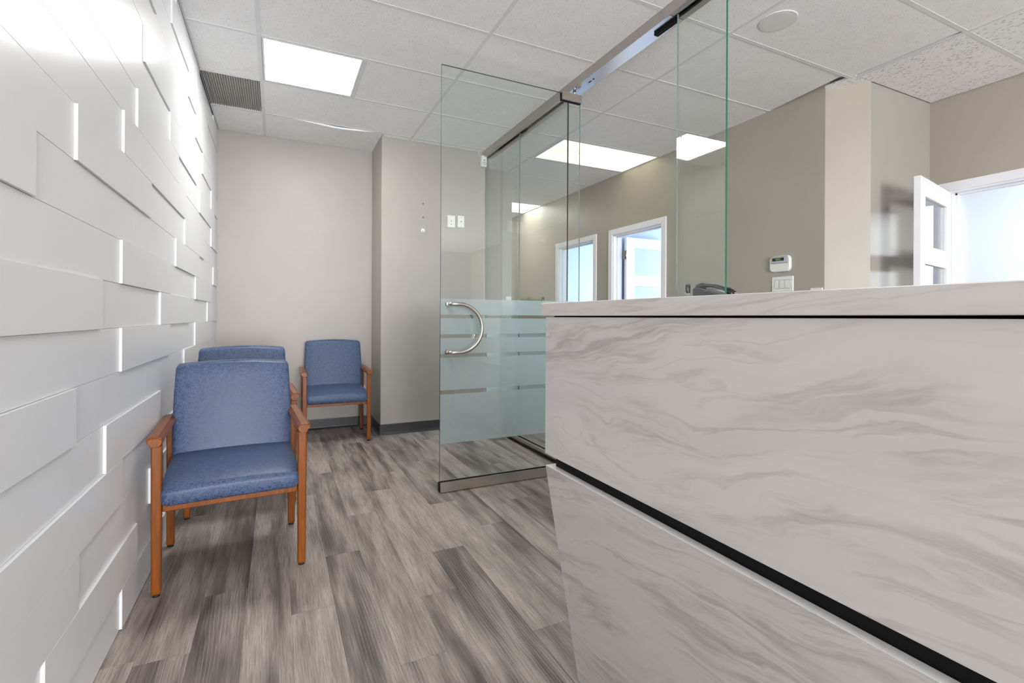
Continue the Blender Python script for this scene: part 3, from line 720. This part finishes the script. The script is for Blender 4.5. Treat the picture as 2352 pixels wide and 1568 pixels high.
def make_chair():
    c = empty('waiting_chair')
    for sx in (-1, 1):
        f = link('leg', leg_bm(sx * .2585, -.238, .009, .580), 'cherry_wood', c)
        disc('glide', (sx * .2585, -.238, 0), (0, 0, 1), .013, .0095, 'rubber', f, 14)
        b = link('leg', leg_bm(sx * .2585, .232, .009, .590), 'cherry_wood', c)
        disc('glide', (sx * .2585, .232, 0), (0, 0, 1), .013, .0095, 'rubber', b, 14)
        # arm: flat top, chamfered inner side, moulded outer lip, rounded nose
        prof = [(-.016, -.030), (.012, -.030), (.017, -.024), (.018, -.016), (.026, -.012), (.029, -.004), (.026, .004), (.016, .009), (-.010, .009), (-.024, .002), (-.028, -.008), (-.022, -.022)]
        bm = bmesh.new(); rings = []
        ys = [(-.268, .80, -.003), (-.2655, .92, -.001), (-.258, .985, 0), (-.246, 1, 0), (0, 1, 0), (.230, 1, 0), (.246, .985, 0), (.254, .92, -.001), (.257, .80, -.003)]
        for y, k, dz in ys:
            rings.append([bm.verts.new((sx * (.263 + a * k), y, .608 + (bb + .01) * k - .01 + dz)) for a, bb in prof])
        for a, b2 in zip(rings, rings[1:]):
            for i in range(len(prof)): bm.faces.new((a[i], a[(i + 1) % len(prof)], b2[(i + 1) % len(prof)], b2[i]))
        bm.faces.new(rings[0]); bm.faces.new(rings[-1][::-1])
        link('armrest', bm, 'cherry_wood', c, smooth=False).data
        box('side_rail', (sx * .2585 - .010, sx * .2585 + .010, -.219, .213, .318, .352), 'cherry_wood', c, .003)
    box('front_rail', (-.240, .240, -.248, -.226, .322, .352), 'cherry_wood', c, .003)
    box('rear_rail', (-.240, .240, .222, .244, .318, .352), 'cherry_wood', c, .003)
    for sx in (-1, 1):                        # back posts rising behind the cushion
        tube('back_post', [(sx * .228, .236, .345), (sx * .228, .242, .50), (sx * .228, .262, .62), (sx * .228, .285, .74)], .0125, 'cherry_wood', c, 8)
    def seat_w(p, u, s, q):
        p = p.copy()
        p.z += .010 * (1 - u * u) * max(0, q)
        if s < -.1: p.z -= .030 * ((-s - .1) / .9) ** 2 * max(0, (q + .6) / 1.6)
        p.x *= 1 + .012 * (1 - s * s)
        return p
    seat = rounded_pad('seat', .494, .504, .098, c, 'blue_vinyl', (0, -.017, .398), .035, r=.027, wf=seat_w)
    def back_w(p, u, s, q):
        p = p.copy()
        p.y -= .014 * (1 - u * u) * (1 if s < 0 else .3)
        if s < 0: p.y -= .012 * (1 - q * q)
        p.z += .014 * (1 - u * u) * max(0, q) + (.012 * s * max(0, q) if True else 0)
        p.x *= 1.0 + .018 * (1 - (q + .35) ** 2) * .8 - .006 * max(0, q)
        p.y += .05 * (q * q - .33) * -.25
        return p
    back = rounded_pad('backrest', .492, .070, .435, c, 'blue_vinyl', (0, .220, .632), -.20, r=.018, wf=back_w)
    # seam round the front panel of the cushion
    bm = bmesh.new()
    pts = [(-.222, -.026, .208), (-.1, -.036, .2225), (0, -.040, .2275), (.1, -.036, .2225), (.222, -.026, .208)]
    tube_bm(bm, pts, .0022, 6); link('piping', bm, 'blue_vinyl', back)
    return c
CH = 'blue vinyl waiting chairs with wooden arms'
c1 = make_chair(); c1.location = (-.168, 2.546, 0); c1.rotation_euler.z = .062
tag(c1, 'blue vinyl armchair with wooden arms and legs, nearest, in front of the white board wall', 'chair', CH)
c2 = copy_tree(c1); c2.location = (-.176, 3.345, 0); c2.rotation_euler.z = .05; c2.scale = (1, 1, 1.03)
tag(c2, 'blue vinyl armchair mostly hidden behind the nearest chair, only its back top showing', 'chair', CH)
c3 = copy_tree(c1); c3.location = (.480, 4.640, 0); c3.rotation_euler.z = -.022; c3.scale = (1, 1, 1)
tag(c3, 'blue vinyl armchair with wooden arms against the beige back wall by the corner', 'chair', CH)

# ------------------------------------------------------------------ fittings on the walls
def plate_y(name, x0, x1, z0, z1, y, label, cat, holes, group=None):
    r = tag(empty(name, ((x0 + x1) / 2, y, (z0 + z1) / 2)), label, cat, group); w, h = (x1 - x0) / 2, (z1 - z0) / 2
    box('plate', (-w, w, -.006, -.0003, -h, h), 'white_plastic', r, .002, 2)
    for hx, hz, rr, m in holes: disc('screw' if m == 'hinge_metal' else 'jack', (hx, -.006, hz), (0, -1, 0), rr, .0012, m, r, 12)
    return r
plate_y('data_plate', 1.491, 1.567, 1.951, 2.067, 4.546, 'wider white cover plate with two phone jacks, left of the pair on the beige wall', 'wall plate', [(0, .005, .004, 'black'), (0, -.028, .004, 'black'), (0, .047, .0028, 'hinge_metal')])
plate_y('blank_plate', 1.594, 1.662, 1.959, 2.072, 4.546, 'narrow white cover plate with one cable hole, right of the pair on the wall', 'wall plate', [(0, 0, .005, 'black'), (0, .042, .003, 'hinge_metal'), (0, -.042, .003, 'hinge_metal')])
for z, lab in ((2.151, 'upper small screw hole in the beige wall'), (2.023, 'lower small screw hole in the beige wall')):
    tag(disc('screw_hole', (1.250, 4.5458, z), (0, -1, 0), .0055, .0008, 'dark_gap', None, 12), lab, 'hole')
pt = tag(empty('wall_patch', (1.248, 4.546, 1.902)), 'torn white paint patch under two screw holes', 'patch')
prism('torn_paint', [(-.018, -.014), (-.006, -.018), (.010, -.016), (.020, -.008), (.016, .004), (.020, .016), (.006, .012), (-.004, .016), (-.014, .014), (-.016, .004)], -.0012, -.0002, 'white_plastic', pt, 'y')
disc('hole', (.0, -.0013, -.008), (0, -1, 0), .004, .0006, 'dark_gap', pt, 10)
plate_y('wall_outlet', .735, .805, .285, .400, 5.037, 'white wall outlet behind the chair at the back wall', 'outlet', [(0, .022, .012, 'grey_plastic'), (0, -.022, .012, 'grey_plastic')])
plate_y('hall_plate', 2.345, 2.415, 1.205, 1.318, 5.037, 'white wall plate seen through the glass at the hall corner', 'wall plate', [(0, 0, .005, 'grey_plastic')])
# motion detector
md = tag(empty('motion_detector', (1.856, 4.546, 2.632)), 'white motion detector tucked under the glass header', 'sensor')
bm = bmesh.new(); box_bm(bm, -.033, .033, -.045, -.0005, -.058, .058)
for v in bm.verts:
    if v.co.y < -.03: v.co.x *= .84; v.co.z *= .93
bevel_all(bm, .008, 3); link('housing', bm, 'white_plastic', md, smooth=False)
bm = bmesh.new()
bmesh.ops.create_uvsphere(bm, u_segments=16, v_segments=8, radius=.024)
for v in bm.verts: v.co = Vector((v.co.x, v.co.y * .35 - .044, v.co.z * .9 - .026))
link('lens', bm, 'grey_plastic', md, smooth=True)
box('indicator', (-.008, .006, -.0468, -.0445, .004, .011), 'black', md)
tube('sensor_cable', [(-.028, -.004, .05), (-.040, -.004, .066), (-.046, -.004, .085), (-.046, -.004, .096)], .003, 'white_plastic', md, 8)

def on_right(name, y0, y1, z0, z1, label, cat):
    r = tag(empty(name, (3.53, (y0 + y1) / 2, (z0 + z1) / 2)), label, cat); return r, (y1 - y0) / 2, (z1 - z0) / 2
kp, hy, hz = on_right('alarm_keypad', 2.432, 2.604, 1.442, 1.570, 'white alarm keypad with a small dark screen above the triple switch', 'keypad')
def rrect(hy, hz, r, n=6):
    p = []
    for cy, cz, a0 in ((hy - r, hz - r, 0), (-hy + r, hz - r, 90), (-hy + r, -hz + r, 180), (hy - r, -hz + r, 270)):
        for i in range(n + 1): a = math.radians(a0 + 90 * i / n); p.append((cy + r * math.cos(a), cz + r * math.sin(a)))
    return p
def rr_slab(name, hy, hz, r, x0, x1, mat, parent, oy=0, oz=0, back_grow=0):
    bm = bmesh.new(); a = [bm.verts.new((x0, oy + y, oz + z)) for y, z in rrect(hy + back_grow, hz + back_grow, r)]; b = [bm.verts.new((x1 + .004, oy + y, oz + z)) for y, z in rrect(hy, hz, r)]
    c = [bm.verts.new((x1, oy + y, oz + z)) for y, z in rrect(hy - .004, hz - .004, max(.001, r - .003))]
    n = len(a); bm.faces.new(a); bm.faces.new(c[::-1])
    for p, q in ((a, b), (b, c)):
        for i in range(n): bm.faces.new((p[i], p[(i + 1) % n], q[(i + 1) % n], q[i]))
    return link(name, bm, mat, parent)
rr_slab('housing', hy - .003, hz - .003, .032, -.0005, -.024, 'white_plastic', kp, 0, 0, .002)
rr_slab('screen_surround', hy - .016, .026, .006, -.024, -.0255, 'grey_plastic', kp, 0, .030)
box('display', (-.0275, -.0258, -.040, .056, .022, .046), 'screen_glass', kp)
box('readout', (-.0282, -.0276, -.014, .030, .026, .042), 'screen_green', kp)
box('flap_seam', (-.0246, -.0240, -hy + .010, hy - .010, -.0015, .0005), 'grey_plastic', kp)
box('brand_mark', (-.0272, -.0258, .062, .070, .012, .020), 'grey_plastic', kp)
sw, hy, hz = on_right('light_switch', 2.416, 2.594, 1.290, 1.407, 'white triple rocker switch plate on the taupe hall wall', 'switch')
rr_slab('plate', hy, hz, .004, -.0005, -.006, 'white_plastic', sw)
for i in (-1, 0, 1):
    rr_slab('rocker_frame', .0175, .0345, .002, -.006, -.0068, 'grey_plastic', sw, i * .046)
    bm = bmesh.new(); box_bm(bm, -.0105, -.0062, i * .046 - .0155, i * .046 + .0155, -.0325, .0325)
    for v in bm.verts:
        if v.co.x < -.009: v.co.x += .0035 * (v.co.z > 0)
    link('rocker', bm, 'white_plastic', sw)
bp, hy, hz = on_right('cover_plate', 2.138, 2.234, 1.195, 1.306, 'top of a white plate just above the counter near the wall corner', 'wall plate')
bp.location.y = 2.240
rr_slab('plate', .046, hz, .004, -.0005, -.008, 'white_plastic', bp); box('insert', (-.010, -.0082, -.017, .017, -.034, .034), 'grey_plastic', bp)
def opened_box(y0, y1, z0, z1, label):
    r, hy, hz = on_right('electrical_box', y0, y1, z0, z1, label, 'electrical box')
    box('cavity', (-.002, -.0004, -hy, hy, -hz, hz), 'dark_gap', r)
    prism('torn_paint', [(-hy * 1.3, -hz * 1.05), (-hy * .4, -hz * 1.2), (hy * .5, -hz * 1.08), (hy * 1.35, -hz * .8), (hy * 1.1, -hz * .3), (hy * .6, -hz * .75), (-hy * .7, -hz * .70)], -.0028, -.0021, 'grey_plastic', r, 'x')
    tube('bracket', [(-.004, -hy * .7, hz), (-.006, -hy * .8, hz * 1.25), (-.006, -hy * .1, hz * 1.1), (-.006, 0, hz * 1.35), (-.006, hy * .3, hz * 1.1), (-.006, hy * .9, hz * 1.25), (-.004, hy * .8, hz)], .0022, 'hinge_metal', r, 6)
    multi('wire_tail', [(-.0035, -.0021, -hy * .3, -hy * .1, -hz * .5, hz * .4), (-.0035, -.0021, hy * .25, hy * .4, -hz * .2, hz * .6)], 'grey_plastic', r)
opened_box(3.442, 3.500, 1.308, 1.396, 'open electrical box with torn paint on the hall wall, seen through the end glass pane')
opened_box(6.24, 6.32, 1.27, 1.375, 'open electrical box far down the hall wall, seen through two sheets of glass')

# ------------------------------------------------------------------ telephone on the filing cabinet behind the desk
cab = tag(empty('filing_cabinet', (2.20, 1.77, 0)), 'grey filing cabinet standing behind the glass end pane', 'cabinet')
box('body', (-.24, .24, -.21, .21, .002, 1.185), 'file_metal', cab, .003)
for i in range(4):
    d = box('drawer', (-.244, -.2405, -.195, .195, .03 + .288 * i, .30 + .288 * i), 'file_metal', cab, .001)
    box('drawer_pull', (-.256, -.2442, -.05, .05, .20 + .288 * i, .215 + .288 * i), 'satin_steel', d)
ph = tag(empty('telephone', (2.09, 1.825, 1.1855)), 'black desk telephone with its handset just showing over the counter', 'telephone')
bm = bmesh.new(); v = []
for (y, z) in ((-.09, .008), (-.09, .0005), (.125, .0005), (.125, .052), (.110, .060), (.085, .058)): v.append((y, z))
a = [bm.verts.new((-.075, y, z)) for y, z in v]; b = [bm.verts.new((.085, y, z)) for y, z in v]
bm.faces.new(a); bm.faces.new(b[::-1])
for i in range(6): bm.faces.new((a[i], b[i], b[(i + 1) % 6], a[(i + 1) % 6]))
bmesh.ops.recalc_face_normals(bm, faces=list(bm.faces)); bevel_all(bm, .004, 2); link('base', bm, 'black_gloss', ph)
bm = bmesh.new(); n = 14; rings = []
for i in range(n + 1):
    s = i / n; y = .108 - .225 * s; z = .062 + .022 * math.sin(math.pi * s) ** .8 - .045 * s
    hw = .021 + .006 * (abs(s - .5) > .34); hh = .010 + .007 * (abs(s - .5) > .34)
    rings.append([bm.verts.new((-.048 + hw * math.cos(q * math.pi / 5), y, z + hh * math.sin(q * math.pi / 5))) for q in range(10)])
for p, q in zip(rings, rings[1:]):
    for k in range(10): bm.faces.new((p[k], p[(k + 1) % 10], q[(k + 1) % 10], q[k]))
bm.faces.new(rings[0][::-1]); bm.faces.new(rings[-1]); link('handset', bm, 'black_gloss', ph, smooth=True)
box('keypad', (-.010, .060, -.05, .06, .030, .034), 'grey_plastic', ph, rot=None).rotation_euler = (.25, 0, 0)
